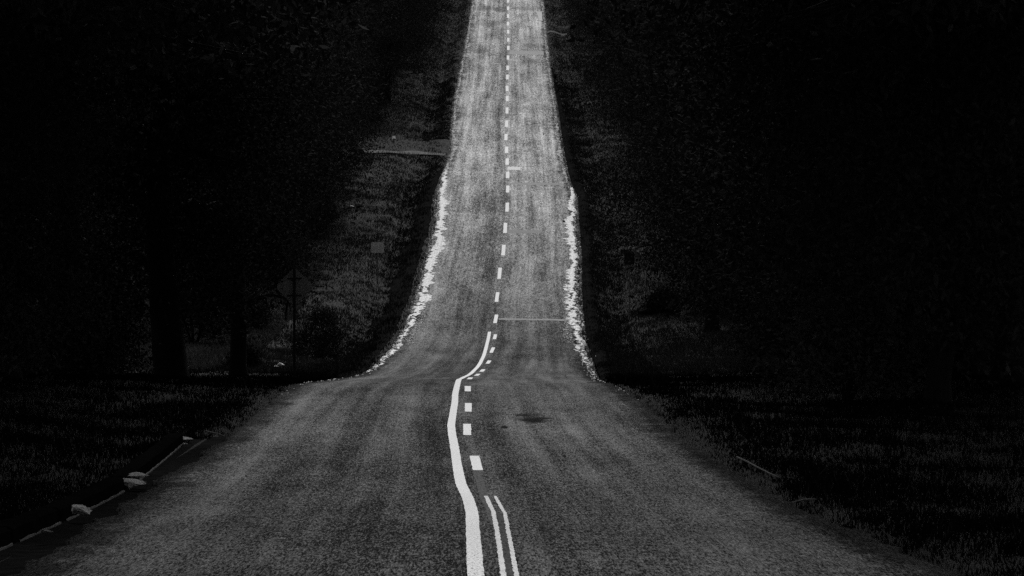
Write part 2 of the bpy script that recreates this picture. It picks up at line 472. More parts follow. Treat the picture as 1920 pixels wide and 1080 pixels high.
def ribbon(name, pts, width, mat, lift=0.004, parent=road, jag=0.0, step=0.25):
    """paint along road points (x, d); width in metres, or a list of widths"""
    if pts[0][1] > pts[-1][1]:
        pts = pts[::-1]
        if np.ndim(width): width = width[::-1]
    pts = sorted(pts, key=lambda q: q[1])
    ds = np.array([p[1] for p in pts]); xs = np.array([p[0] for p in pts])
    wd = np.full(len(ds), width) if np.ndim(width) == 0 else np.array(width)
    n = max(3, int((ds[-1] - ds[0]) / step) + 1)
    g = np.linspace(ds[0], ds[-1], n)
    x = np.interp(g, ds, xs); ww = np.interp(g, ds, wd)
    if n > 12:
        k = np.array([1, 2, 3, 2, 1.0]); k /= k.sum()
        x = np.convolve(np.pad(x, 2, mode='reflect', reflect_type='odd'), k, 'valid')
    j1 = jag * rng.uniform(-1, 1, n); j2 = jag * rng.uniform(-1, 1, n)
    a, b = x - ww / 2 + j1, x + ww / 2 + j2
    mid = np.clip(XC(g), a + 1e-3, b - 1e-3)       # follow the crown of the road
    Vv = np.zeros((n, 3, 3)); Uu = np.zeros((n, 3, 2))
    for j, q in enumerate((a, mid, b)):
        Vv[:, j, 0] = q; Vv[:, j, 1] = g; Vv[:, j, 2] = road_z(g, q) + lift
        Uu[:, j, 0] = q - XC(g); Uu[:, j, 1] = g
    me = np_mesh(name, Vv.reshape(-1, 3), grid_faces(n, 3), Uu.reshape(-1, 2))
    return link(name, me, mat, parent)

def px(u, y): 
    d = float(D(y)); return ((u - 960) * d / F, d)

solid = [(918, 622), (912.6, 647), (907, 667), (899.6, 682), (890.4, 693), (881, 701.7), (870, 707), (861.5, 711), (858, 720), (853.5, 740), (853, 753), (846, 797), (847, 810), (852, 837), (858, 877), (864, 907), (877, 933),
         (885, 960), (887, 1003), (892, 1080), (895, 1110)]
sp = [px(*q) for q in solid]
sp.append((sp[-1][0] - 0.0, 12.0))
ribbon('barrier_line', sp, 0.106, M_PAINT, jag=0.003)
# broken line: rows (centre u, top v, bottom v)
dashes = [(952.5, -2, 5), (952.5, 12, 19), (952.5, 26.5, 33.5), (952.5, 41, 48), (952.8, 56, 63), (953, 71, 78), (953, 86, 94), (952.5, 104, 112), (951.8, 123, 131.5), (951.3, 140, 149), (950.8, 161, 171), (951, 180, 190),
          (950.7, 201.5, 213), (950, 226, 238), (948.8, 251, 263), (950, 275, 287), (951, 297, 309), (952, 322, 334), (952, 348, 361), (951, 380, 397), (947.3, 418, 437), (944, 459, 479),
          (936.7, 502, 523), (932, 548, 566), (929.5, 590, 606), (928, 627, 636), (923, 651.5, 661.5), (916, 676, 682), (904.6, 692.6, 697), (895, 701, 704.6), (881, 708, 711.2),
          (877, 724, 734), (878, 756, 772), (876, 795, 816)]
for u, a, b in dashes:
    um = (a + b) / 2
    dr = np.interp(um, [0, 440, 530, 640, 690, 705, 720, 800], [0, -0.06, -0.12, -0.22, -0.9, -1.5, 0, 0])   # slant of the line in the picture
    p, q = px(u - dr * (um - a), a), px(u + dr * (b - um), b)
    ribbon('centre_dash', [p, q], 0.105 if um > 610 else float(np.interp(um, [0, 300, 450, 610], [.19, .175, .15, .122])), M_PAINT, jag=0.004)
ribbon('centre_dash', [px(889.5, 855), px(896, 882)], 0.108, M_PAINT, jag=0.004)
# beyond the top of the picture the line carries on
for k in range(8):
    d0 = 373 + k * 8.3
    ribbon('centre_dash', [(float(XC(d0)), d0), (float(XC(d0)), d0 + 3.5)], 0.12, M_PAINT)
# two worn rims of an old dash, and its faded paint
ribbon('worn_line', [px(911, 930), px(925, 960), px(933, 1002), px(944, 1080), px(948, 1110)], 0.037, M_GHOST, jag=0.004, step=.12)
ribbon('worn_line', [px(928, 930), px(947, 963), px(954, 1002), px(969, 1080), px(975, 1110)], 0.031, M_GHOST, jag=0.004, step=.12)
ribbon('faded_dash', [px(894, 884), px(900, 905), px(907, 928), px(915, 950), px(923, 985)], [0.085, 0.085, 0.085, 0.06, 0.03], M_FADE, jag=0.006, lift=0.003)
ribbon('faded_dash', [px(937, 962), px(944, 1002), px(957, 1080)], [0.05, 0.05, 0.055], paint_mat('faint_paint', 0.11, 3.5), jag=0.004, lift=0.003)

def patch(name, quad, mat, lift=0.003, jag=0.01, n=14):
    """flat repair or stain on the road between four picture corners: u0,v0 top-left ... as (uL_top,uR_top,v_top,uL_bot,uR_bot,v_bot)"""
    ul, ur, vt, bl, br, vb = quad
    rows = 5
    Vv = []; Uu = []
    for i in range(rows):
        t = i / (rows - 1)
        vr = vb + (vt - vb) * t
        for j in range(n + 1):
            s = j / n
            u = (bl + (ul - bl) * t) * (1 - s) + (br + (ur - br) * t) * s
            if mat is M_OIL or jag > 0.05:
                q = math.sin(math.pi * min(max(s, .02), .98)) ** 0.5
                vv = (vb + vt) / 2 + (vr - (vb + vt) / 2) * q * random.uniform(0.55, 1.15)
            else: vv = vr + random.uniform(-1, 1) * jag * 20 * (1 if i in (0, rows - 1) else 0)
            p = P(u, vv, lift)
            Vv.append(p); Uu.append((p[0] - float(XC(p[1])), p[1]))
    me = np_mesh(name, Vv, grid_faces(rows, n + 1), Uu)
    return link(name, me, mat, road)
patch('seam', (935, 1062, 596.5, 935, 1062, 599.8), paint_mat('seam_seal', 0.42, 3.5), jag=0.03)
M_LS = paint_mat('light_seal', 0.36, 3.0)
patch('repair_patch', (949, 1014, 431, 948, 1014, 437), M_LS, jag=0.03)
patch('repair_patch', (952, 976, 312.5, 951, 976, 318.5), paint_mat('bright_seal', 0.85, 2.0), jag=0.02)
patch('seam', (955, 1055, 342, 954, 1055, 346), paint_mat('light_seam', 0.42, 3.0), jag=0.04)
patch('repair_patch', (956, 1019, 95, 956, 1020, 102), paint_mat('pale_patch', 0.47, 3.0), jag=0.03)
patch('oil_stain', (1054, 1062, 851, 1054, 1062, 855), M_OIL, jag=0.08, n=6)
patch('oil_stain', (940, 952, 797, 941, 952, 803), M_OIL, jag=0.08, n=6)
patch('oil_stain', (556, 566, 1013, 556, 566, 1020), M_OIL, jag=0.08, n=6)
patch('concrete_pad', (1006, 1016, 20.5, 1011, 1017, 38), paint_mat('pad', 0.62, 1.5), jag=0.0)

# pale eroded gravel along both edges of the climb
def gravel(side, tab, seed, keep=None, mat=None, where='climbing road'):
    """tab: (row, inner width px) ; from the road edge inwards, ragged on both sides"""
    ds = np.array([float(D(r)) for r, a in tab]); wd = np.array([a * float(D(r)) / F for r, a in tab])
    o = np.argsort(ds); ds, wd = ds[o], wd[o]
    g = np.arange(ds[0], ds[-1], 0.16)
    ww = np.interp(g, ds, wd)
    e = (XL(g) if side < 0 else XR(g))
    outer = 0.10 * vnoise(g * 0.8, seed) + 0.08 * vnoise(g * 2.6, seed + 5) - 0.02
    inner = ww * (0.95 + 0.4 * vnoise(g * 0.3, seed + 1) + 0.2 * vnoise(g * 1.1, seed + 2) + 0.28 * vnoise(g * 3.3, seed + 3))
    inner = np.maximum(inner * .8, 0.02)
    a = e + side * outer; b = e - side * inner
    n = len(g)
    Vv = np.zeros((n, 5, 3)); Uu = np.zeros((n, 5, 2))
    for j in range(5):
        x = a + (b - a) * j / 4
        Vv[:, j, 0] = x; Vv[:, j, 1] = g; Vv[:, j, 2] = road_z(g, x) + 0.008 + 0.012 * (j in (1, 2)) - (0.15 if j == 0 else 0)
        Uu[:, j, 0] = x; Uu[:, j, 1] = g
    fc = grid_faces(n, 5)
    # leave holes where the gravel has washed away
    cell = vnoise(np.repeat(g[:-1], 4) * 2.2 + np.tile(np.arange(4) * 37.7, n - 1), seed + 9)
    lim = np.interp(np.repeat(g[:-1], 4), [105, 130, 150, 165, 215, 225], [-0.3, 0.1, 0.45, 0.8, 0.85, 0.0]) if keep is None else keep
    fc = fc[cell < lim]
    me = np_mesh('gravel_edge', Vv.reshape(-1, 3), fc, Uu.reshape(-1, 2))
    return tag(link('gravel_edge', me, mat or M_GRAVEL), 'pale broken gravel along the ' + ('left' if side < 0 else 'right') + ' edge of the ' + where, kind='structure')
gravel(-1, [(318, 6), (330, 13), (360, 22), (410, 19), (440, 22), (493, 26), (537, 24), (593, 22), (640, 18), (670, 14), (695, 10)], 101)
gravel(1, [(350, 4), (360, 7), (400, 17), (427, 23), (477, 19), (520, 26), (560, 23), (593, 21), (627, 19), (673, 12), (700, 6)], 202)

# ditch sheet with shade in its colour, between the climbing road and the grass
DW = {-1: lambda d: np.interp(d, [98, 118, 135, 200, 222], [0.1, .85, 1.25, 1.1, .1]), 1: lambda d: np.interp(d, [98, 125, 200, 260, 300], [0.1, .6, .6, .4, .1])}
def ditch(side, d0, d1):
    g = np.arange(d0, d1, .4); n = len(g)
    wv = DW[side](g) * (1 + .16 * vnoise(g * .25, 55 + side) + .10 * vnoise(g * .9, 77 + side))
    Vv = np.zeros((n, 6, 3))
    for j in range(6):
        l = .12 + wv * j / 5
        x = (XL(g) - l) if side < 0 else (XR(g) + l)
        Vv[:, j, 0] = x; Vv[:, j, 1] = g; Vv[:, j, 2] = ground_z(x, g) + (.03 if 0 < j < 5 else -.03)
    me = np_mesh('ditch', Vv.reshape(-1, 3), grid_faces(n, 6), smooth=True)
    tag(link('ditch', me, M_DITCH_SHADE), 'dark shade painted into the ditch along the ' + ('left' if side < 0 else 'right') + ' edge of the climbing road', kind='structure')
M_DITCH_SHADE = grey_mat('ditch_shade', 0.011, 0.5, 3.0, spec=0.0)
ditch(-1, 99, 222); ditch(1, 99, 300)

# loose pale stones broken off the edges
def stones(n):
    side = np.where(rng.uniform(size=n) < .5, -1, 1)
    d = rng.uniform(70, 366, n)
    wt = np.interp(d, [70, 108, 125, 150, 205, 222, 366], [.03, .04, .25, .8, .9, .35, .25])
    k = rng.uniform(size=n) < wt
    d, side = d[k], side[k]
    l = rng.normal(size=len(d)) * .09 - np.where((d > 135) & (d < 215), rng.choice([.04, .42], len(d)), .04)
    x = np.where(side < 0, XL(d) - l, XR(d) + l)
    z = np.where(l > 0.02, np.maximum(ground_z(x, d), road_z(d, x) - .12), road_z(d, x)) + .004
    m = len(d); sz = rng.uniform(.012, .032, m) * np.interp(d, [70, 140], [.6, 1])
    V = np.zeros((m, 4, 3)); an = rng.uniform(0, 6.28, m)
    for j in range(3):
        q = an + j * 2.09
        V[:, j] = np.stack([x + np.cos(q) * sz, d + np.sin(q) * sz * 1.5, z], 1)
    V[:, 3] = np.stack([x, d, z + sz * .9], 1)
    fc = (np.arange(m)[:, None, None] * 4 + np.array([[0, 1, 3], [1, 2, 3], [2, 0, 3]])[None]).reshape(-1, 3)
    me = np_mesh('loose_stones', V.reshape(-1, 3), fc)
    tag(link('loose_stones', me, grey_mat('loose_stone', .45, .5, 9.0)), 'loose pale stones scattered along the broken road edges', 'gravel', kind='stuff')
stones(26000)

M_GRAV2 = grey_mat('dull_gravel', 0.42, 0.6, 5.0, coords='UV', sx=3.0, sy=0.5, detail=7)
gravel(-1, [(2, 4), (100, 4), (200, 5), (283, 10), (318, 7)], 303, 0.3, M_GRAV2, 'top of the road')
gravel(1, [(2, 4), (100, 5), (200, 6), (283, 9), (345, 6)], 404, 0.2, M_GRAV2, 'top of the road')
# ------------------------------------------------------------------ side track on the left, small drive on the right
def track(name, x0, x1, d0, d1, mat, label, flare=0.0, lift=0.03, nx=24, nd=14):
    Vv = []
    for i in range(nd + 1):
        for j in range(nx + 1):
            s = j / nx; t = i / nd
            x = x0 + (x1 - x0) * s
            dm = (d0 + d1) / 2; half = (d1 - d0) / 2 * (1 + flare * (1 - s) ** 2)
            d = dm + (t * 2 - 1) * half + 0.25 * math.sin(x * 2.3 + i)
            Vv.append((x, d, float(ground_z(x, d)) + lift + 0.02 * math.sin(3 * x + d)))
    me = np_mesh(name, Vv, grid_faces(nd + 1, nx + 1), smooth=True)
    return tag(link(name, me, mat), label, kind='structure')
track('side_track', float(XL(235)) + 0.1, -8.5, 231, 239, M_TRACK, 'gravel side track leaving the road on the left', flare=0.5)
track('gravel_ridge', float(XL(231)) - .3, -8.0, 229.0, 230.6, grey_mat('ridge_gravel', 0.11, 0.9, 3.0, detail=9, sx=3), 'pale gravel ridge along the near side of the side track', lift=0.05)
track('drive', float(XR(334)) - 0.05, 4.3, 333, 335, grey_mat('drive_gravel', 0.09, 0.4, 3.0), 'short pale gravel drive leaving the top of the road on the right')

# ------------------------------------------------------------------ vegetation
def leaves_mesh(name, centres, size, normals_up=0.2, aspect=0.42):
    """one rhombic leaf per centre"""
    n = len(centres)
    a = rng.normal(size=(n, 3)); a[:, 2] -= 0.4; a /= np.linalg.norm(a, axis=1)[:, None]
    b = rng.normal(size=(n, 3)); b -= (b * a).sum(1)[:, None] * a; b /= np.linalg.norm(b, axis=1)[:, None]
    c = np.cross(a, b)
    s = (size * rng.uniform(0.6, 1.4, n))[:, None]
    V = np.stack([centres - a * s, centres + b * s * aspect + c * s * 0.08, centres + a * s, centres - b * s * aspect + c * s * 0.08], 1).reshape(-1, 3)
    Fc = np.arange(n * 4).reshape(n, 4)
    return np_mesh(name, V, Fc)

def make_tree(seed, h, rad, low, trunk_r, nclump, nleaf, leaf, lean=0.0):
    """returns (trunk mesh, crown mesh); low = height of the lowest foliage"""
    r = random.Random(seed)
    mb = MB()
    n = 9
    pts = [(lean * h * (i / n) ** 1.5 + 0.12 * math.sin(i * 1.3 + seed), 0.12 * math.cos(i * 1.7 + seed) * i / n, h * 0.92 * i / n - 0.25) for i in range(n + 1)]
    rd_ = [trunk_r * (1.45 if i == 0 else 1.08 if i == 1 else 1.0) * (1 - 0.86 * i / n) + 0.02 for i in range(n + 1)]
    pts.insert(1, (pts[0][0] * 0.8 + pts[1][0] * 0.2, pts[0][1], 0.35)); rd_.insert(1, trunk_r * 1.12)
    mb.tube(pts, rd_, 10)
    tips = []
    nl = 26
    for k in range(nl):
        t0 = max(0.14, low / h * 1.02)
        t = (t0 + (0.94 - t0) * (k + r.random()) / nl)
        f = t * n; i = int(f); q = f - i
        base = Vector(pts[i + 1]).lerp(Vector(pts[min(i + 2, n + 1)]), q)
        an = k * 2.4 + r.uniform(-.5, .5)
        prof = math.sin(math.pi * min(1, (0.22 + 0.72 * t))) ** 0.7
        ln = rad * prof * r.uniform(0.7, 1.1)
        up = (0.15 + 0.5 * t) * ln
        p1 = base + Vector((math.cos(an), math.sin(an), 0)) * ln * 0.5 + Vector((0, 0, up * 0.7))
        p2 = base + Vector((math.cos(an + .2), math.sin(an + .2), 0)) * ln + Vector((0, 0, up * 0.8 - 0.15 * ln))
        br = trunk_r * (1 - 0.8 * t) * 0.42
        mb.tube([base, p1, p2], [br, br * 0.6, br * 0.2], 6)
        for g in range(2):
            p3 = p2 + Vector((r.uniform(-1, 1), r.uniform(-1, 1), r.uniform(-1.0, .5))) * ln * 0.35
            mb.tube([p1.lerp(p2, 0.5), p3], [br * 0.35, br * 0.1], 4)
            tips.append(p3)
        tips += [p2, p1]
    cl = []
    while len(cl) < nclump:
        if r.random() < 0.55:
            p = r.choice(tips) + Vector((r.gauss(0, .7), r.gauss(0, .7), r.gauss(-.2, .7)))
        else:
            zz = low + (h * 0.98 - low) * r.random()
            t = zz / h
            pr = rad * math.sin(math.pi * min(1, 0.25 + 0.72 * t)) ** 0.6
            an = r.uniform(0, 6.28); q = math.sqrt(r.random()) * 0.95
            p = Vector((math.cos(an) * pr * q + lean * zz * 0.5, math.sin(an) * pr * q, zz))
        if p.z > low + r.uniform(0, .8): cl.append(p)
    cen = []
    for p in cl:
        sr = r.uniform(0.45, 1.05)
        m = int(nleaf * sr)
        q = rng.normal(size=(m, 3)) * np.array([sr, sr, sr * 0.6]) * 0.62
        q[:, 2] -= 0.18 * (q[:, 0] ** 2 + q[:, 1] ** 2)
        cen.append(q + np.array(p))
    cen = np.concatenate(cen); cen = cen[cen[:, 2] > low * 0.6]
    tm = mb.mesh('trunk', True); tm.materials.append(M_BARK)
    cm = leaves_mesh('crown', cen, leaf); cm.materials.append(M_LEAF)
    return tm, cm

PROTO = [make_tree(1, 15, 2.9, 1.6, 0.19, 190, 460, 0.057), make_tree(2, 18, 3.2, 2.6, 0.27, 220, 460, 0.06, 0.015), make_tree(3, 13, 2.7, 1.0, 0.16, 180, 460, 0.055, -0.015),
         make_tree(4, 20, 3.3, 3.4, 0.30, 230, 460, 0.06, 0.01), make_tree(5, 11, 2.6, 0.7, 0.15, 170, 460, 0.053), make_tree(6, 16, 3.0, 1.9, 0.22, 200, 460, 0.057, -0.01),
         make_tree(7, 15, 2.0, 1.75, 0.19, 220, 420, 0.055, -0.015), make_tree(8, 17, 2.1, 1.3, 0.34, 260, 420, 0.055, -0.03),
         make_tree(9, 21, 4.9, 6.2, 0.30, 260, 260, 0.11)]

def tree(name, k, x, d, s, rz, label, group=None):
    z = float(ground_z(x, d))
    t = empty(name, (x, d, z - 0.05), rz, s)
    tag(t, label, 'tree', group)
    o = link('trunk', PROTO[k][0], None, t)
    o = link('crown', PROTO[k][1], None, t)
    return t

GL, GR = 'trees along the left side of the road', 'trees along the right side of the road'
# the ones the photograph lets you pick out
tree('leafy_tree', 6, -6.95, 107, 1.0, 0.2, 'leafy tree with the slim bare trunk standing left of the diamond sign')
tree('leafy_tree', 7, -7.7, 95, 1.0, 0.0, 'thick dark trunked tree nearest the camera on the left verge')
tree('leafy_tree', 5, 6.6, 141, 1.0, 1.1, 'straight trunked tree on the right verge beside the pale stump')
tree('leafy_tree', 4, 7.0, 69, 1.25, 0.3, 'low spreading dark tree nearest the camera on the right')
tree('leafy_tree', 0, -7.75, 268, 1.0, 4.0, 'tree overhanging the grass just above the gravel side track')
r = random.Random(42)
for side in (-1, 1):
    d = 72.0 if side < 0 else 78.0
    while d < 415:
        e = float(XL(d) if side < 0 else XR(d))
        row = 0
        base = 6.0 if side < 0 else 5.6
        if d > 285: base -= 1.3
        for row in range(2 if d < 300 else 1):
            open_ground = side < 0 and 112 < d < 166
            x = e + side * (base + r.uniform(0.0, 1.6) + row * r.uniform(3.6, 6.0) + (3.2 if open_ground else 0))
            dd = d + r.uniform(-2, 2)
            if row == 0 and ((side < 0 and (dd < 113 or 113 < dd < 168 and x > -12.5 or 221 < dd < 249 or abs(dd - 268) < 4)) or (side > 0 and (abs(dd - 141) < 5 or dd < 73 or abs(dd - 334) < 3))): 
                if not (side < 0 and dd < 90 and x < -8.5): continue
            farhill = dd > 190
            lab = ('dark leafy tree on the ' + ('left' if side < 0 else 'right') + (' of the far hillside road' if farhill else ' of the dip in the road')) + ('' if row == 0 else ', back row')
            tree('leafy_tree', r.randrange(6), x, dd, r.uniform(0.85, 1.2), r.uniform(0, 6.28), lab, GL if side < 0 else GR)
        d += r.uniform(5.0, 8.0)

# the wood carried on beside the camera, trees added to shade the near verges
for side, x, d in ((-1, -9.6, 91), (-1, -9.8, 82), (-1, -9.3, 74), (1, 8.8, 82), (1, 8.6, 74), (1, 8.3, 65), (-1, -8.9, 66), (-1, -7.9, 57), (-1, -7.3, 48), (-1, -7.0, 39), (-1, -7.2, 30), (-1, -7.0, 21), (-1, -7.2, 12),
                   (1, 7.9, 57), (1, 7.0, 48), (1, 6.8, 38), (1, 6.6, 29), (1, 6.8, 19), (1, 7.0, 10)):
    tree('leafy_tree', 8, x, d, 1.0, d * 1.7, 'dark leafy tree added for shade beside the near stretch of road on the ' + ('left' if side < 0 else 'right'), GL if side < 0 else GR)

# shrubs at the foot of the trees
def make_bush(seed, h, rad):
    r = random.Random(seed); cen = []
    mb = MB()
    for k in range(9):
        an = r.uniform(0, 6.28); q = r.uniform(.2, .8) * rad
        mb.tube([(0, 0, -.1), (math.cos(an) * q * .5, math.sin(an) * q * .5, h * .4), (math.cos(an) * q, math.sin(an) * q, h * r.uniform(.6, .95))], [.03, .02, .006], 5)
    for k in range(34):
        an = r.uniform(0, 6.28); zz = r.uniform(.12, 1) * h; q = math.sqrt(r.random()) * rad * math.sin(math.pi * (0.3 + 0.62 * zz / h))
        cen.append(rng.normal(size=(210, 3)) * 0.24 * np.array([1, 1, .8]) + np.array([math.cos(an) * q, math.sin(an) * q, zz]))
    cen = np.concatenate(cen); cen = cen[cen[:, 2] > 0.03]
    a = mb.mesh('stem', True); a.materials.append(M_BARK)
    b = leaves_mesh('foliage', cen, 0.06); b.materials.append(M_LEAF)
    return a, b
BUSH = [make_bush(21, 1.5, 1.0), make_bush(22, 2.3, 1.3), make_bush(23, 1.0, 0.9)]
def bush(k, x, d, s, label, group=None):
    t = empty('bush', (x, d, float(ground_z(x, d)) - .03), r.uniform(0, 6.28), s)
    tag(t, label, 'bush', group)
    link('stem', BUSH[k][0], None, t); link('foliage', BUSH[k][1], None, t)
    return t
bush(1, -9.3, 97, .9, 'broad dark bush behind the thick trunk on the near left')
bush(0, -10.6, 101, 1.1, 'dark bush farthest from the road behind the thick trunk')
bush(1, -5.75, 128, 0.62, 'upright dark bush right behind the diamond sign')
bush(2, -7.1, 113, 0.5, 'small dark bush at the foot of the slim trunk')
bush(2, 5.4, 150, 0.75, 'low dark bush beside the fallen log on the right verge')
bush(1, 5.6, 71, 1.0, 'dense dark bush at the edge of the near right verge')
for side in (-1, 1):
    d = 66.0
    while d < 300:
        e = float(XL(d) if side < 0 else XR(d))
        x = e + side * (4.9 + r.uniform(0.2, 1.8))
        if not (side < 0 and (90 < d < 126 or 216 < d < 252)) and not (side > 0 and d < 76):
            bush(r.randrange(3), x, d, r.uniform(.7, 1.3), 'dark bush under the trees on the ' + ('left' if side < 0 else 'right') + ' of the road', 'bushes under the trees')
        d += r.uniform(6, 12)

# undergrowth deep in the wood: one uncountable mass
def undergrowth(side, n):
    d = rng.uniform(70, 430, n) ** 1.0
    l = 6.0 + rng.gamma(2.0, 5.0, n)
    x = np.where(side < 0, XL(d) - l, XR(d) + l)
    keep = ~((side < 0) & (d > 96) & (d < 166) & (l < 9.5)) & ~((side < 0) & (d > 220) & (d < 250) & (l < 7.5))
    d, x, l = d[keep], x[keep], l[keep]
    hh = 0.4 + 1.1 * (0.5 + 0.5 * np.sin(d * 0.37 + x * 0.9) * np.sin(x * 0.61 - d * 0.23)) * np.clip((l - 5) / 4, 0, 1) + np.clip((l - 10) / 8, 0, 1) * 2.5
    z = ground_z(x, d) + rng.uniform(0, 1, len(d)) * hh
    me = leaves_mesh('undergrowth', np.stack([x, d, z], 1), 0.11)
    return tag(link('undergrowth', me, M_LEAF), 'dark tangled undergrowth between the trees on the ' + ('left' if side < 0 else 'right'), 'undergrowth', kind='stuff')
undergrowth(-1, 170000); undergrowth(1, 170000)

# verge grass
def blades(name, n, dens, hgt, mat, label, lmin=0.12, lmax=7.5, dmin=22, dmax=380, clump=0.6, only=0, in_ditch=False):
    m = n
    t = rng.uniform(0, 1, m)
    d = dmin * (dmax / dmin) ** t
    l = lmin + (lmax - lmin) * rng.uniform(0, 1, m) ** 1.2
    side = np.where(rng.uniform(size=m) < .5, -1, 1)
    if only: side = np.full(m, only)
    d = d + rng.normal(size=m) * .3
    x = np.where(side < 0, XL(d) - l, XR(d) + l)
    ci = (np.floor(x * 2.6).astype(int) * 7919 + np.floor(d * 1.3).astype(int) * 104729) % 4096
    cj = (np.floor(x * .55 + 9.3).astype(int) * 3571 + np.floor(d * .30).astype(int) * 15485) % 4096
    rt = np.random.default_rng(5).uniform(0, 1, 4096)
    tuft = 0.6 * rt[ci] + 0.4 * rt[cj]
    keep = rng.uniform(size=m) < (1 - clump) + clump * tuft
    keep &= ~((side < 0) & (d > 229 + .7 * np.sin(x * 2.1)) & (d < 240.5 + 1.2 * np.sin(x * 1.7)) & (rng.uniform(size=m) < .72))
    keep &= ~((side > 0) & (d > 333) & (d < 335) & (x < 4.3))
    keep &= ~((side < 0) & (d < 56) & (x > -4.15))
    if not in_ditch: keep &= ~((side < 0) & (l < DW[-1](d) * rng.uniform(.55, 1.15, m))) & ~((side > 0) & (l < DW[1](d) * rng.uniform(.55, 1.15, m))) | (d < 98) | (d > 300)
    d, x, l, tuft = d[keep], x[keep], l[keep], tuft[keep]
    k = len(d)
    z = ground_z(x, d)
    h = hgt * (0.35 + 0.9 * tuft) * rng.uniform(.5, 1.3, k) * np.clip((l + .15) / .8, .25, 1)
    wdt = 0.006 + d * 0.00008
    an = rng.uniform(0, 6.283, k)
    ax, ay = np.cos(an) * wdt, np.sin(an) * wdt
    lx, ly = rng.normal(size=k) * h * .45, rng.normal(size=k) * h * .45
    V = np.zeros((k, 3, 3))
    V[:, 0] = np.stack([x - ax, d - ay, z - .03], 1); V[:, 1] = np.stack([x + ax, d + ay, z - .03], 1); V[:, 2] = np.stack([x + lx, d + ly, z + h], 1)
    me = np_mesh(name, V.reshape(-1, 3), np.arange(k * 3).reshape(k, 3))
    return tag(link(name, me, mat), label, 'grass', kind='stuff')
blades('grass', 420000, 1, 0.10, M_SHADE_GRASS, 'rough grass coloured dark for shade on the near verges beside the road', dmax=112)
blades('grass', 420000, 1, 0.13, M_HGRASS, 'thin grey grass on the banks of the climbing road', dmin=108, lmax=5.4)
blades('grass', 110000, 1, 0.13, M_LIT_CGRASS, 'thin grass with light put into its colour, in the clearing behind the diamond sign', dmin=110, dmax=168, lmin=4, lmax=9, only=-1)
blades('grass', 90000, 1, 0.14, M_SHADE_DGRASS, 'grass coloured dark with the shade in the ditches beside the climbing road', dmin=102, dmax=290, lmin=.15, lmax=1.7, in_ditch=True)
blades('dry_grass', 6000, 1, 0.16, M_DRY, 'scattered pale dry grass stalks along the road edges', lmin=.05, lmax=2.0, dmax=330, clump=.9)

# ------------------------------------------------------------------ kerb at the near left with its broken pale pieces
kerb = tag(empty('kerb', (0, 0, 0)), 'low black stained kerb along the near left edge of the road', 'kerb')
def kx(d): return np.interp(d, [20, 31, 36, 42.5, 54.5], [-3.72, -3.76, -3.79, -3.86, -4.24])
breaks = [20.0, 32.0, 35.6, 42.2, 54.8]
for a, b in zip(breaks[:-1], breaks[1:]):
    g = np.linspace(a + .05, b - .08, 22)
    prof = [(-.17, -.12), (-.17, .07), (-.14, .10), (-.02, .10), (.015, .075), (.03, -.12)]
    Vv = []
    for q in g:
        for (px_, pz) in prof:
            Vv.append((float(kx(q)) + px_ + .008 * math.sin(q * 5.1), q, float(ground_z(-3.85, q)) * 0 + float(road_z(q, float(XL(q)))) + pz + .006 * math.sin(q * 3.3)))
    fc = [tuple(f) for f in grid_faces(len(g), len(prof))]
    mb = MB().add(Vv, fc)
    k = len(prof)
    mb.F.append(list(range(k))[::-1]); mb.F.append([(len(g) - 1) * k + i for i in range(k)])
    mb.build('kerb_section', M_KERB, kerb)
    # pale crumbling lip at its foot
    Vv = []; fcs = []
    for q in np.linspace(a + .3, b - .2, 40):
        w_ = .008 + .010 * abs(math.sin(q * 2.9)) 
        x0 = float(kx(q)) + .034; zz = float(road_z(q, float(XL(q)))) - .035
        Vv += [(x0, q, zz + w_), (x0 + .012, q, zz + w_), (x0 + .016, q, zz - .06)]
    mb = MB().add(Vv, [tuple(f) for f in grid_faces(40, 3)]); mb.build('lip', M_LIP, kerb)

Vv = []; gg = np.linspace(20, 57, 120)
for q in gg:
    xe = float(XL(q)); zz = float(road_z(q, xe))
    Vv += [(float(kx(q)) + .03, q, zz - .035), (float(kx(q)) * .5 + xe * .5, q, zz - .045), (xe + .02, q, zz - .03)]
MB().add(Vv, [tuple(f) for f in grid_faces(120, 3)]).build('gutter', grey_mat('dark_gutter', 0.010, 0.5, 4.0, spec=0.0), kerb)  # dark strip between the kerb and the road edge

def chunk(name, c, size, seed, mat, label, cat, group=None, skew=0.0):
    r_ = random.Random(seed)
    bm = bmesh.new()
    for i in range(16):
        x, y, z = r_.uniform(-1, 1), r_.uniform(-1, 1), r_.uniform(-1, 1)
        q = max(abs(x), abs(y), abs(z)); x, y, z = x / q, y / q, z / q
        if x > 0: z = z * (1 - .7 * x) - .25 * x
        bm.verts.new((c[0] + x * size[0] / 2 + skew * z * size[2] / 2, c[1] + y * size[1] / 2, c[2] + z * size[2] / 2))
    res = bmesh.ops.convex_hull(bm, input=bm.verts)
    bmesh.ops.delete(bm, geom=[g for g in res['geom_interior'] if isinstance(g, bmesh.types.BMVert)], context='VERTS')
    bmesh.ops.subdivide_edges(bm, edges=bm.edges, cuts=2, use_grid_fill=True)
    for v_ in bm.verts:
        v_.co += Vector((r_.uniform(-1, 1) * size[0], r_.uniform(-1, 1) * size[1], r_.uniform(-1, 1) * size[2])) * .07
    me = bpy.data.meshes.new(name); bm.to_mesh(me); bm.free()
    o = link(name, me, mat)
    return tag(o, label, cat, group)
def at(u, vv, d): return ((u - 960) * d / F, d, EYE - (vv - 540) * d / F)
chunk('concrete_piece', at(154, 957, 35.6), (.17, .22, .10), 3, M_CONC, 'single pale wedge of broken concrete, second nearest along the kerb', 'rubble')
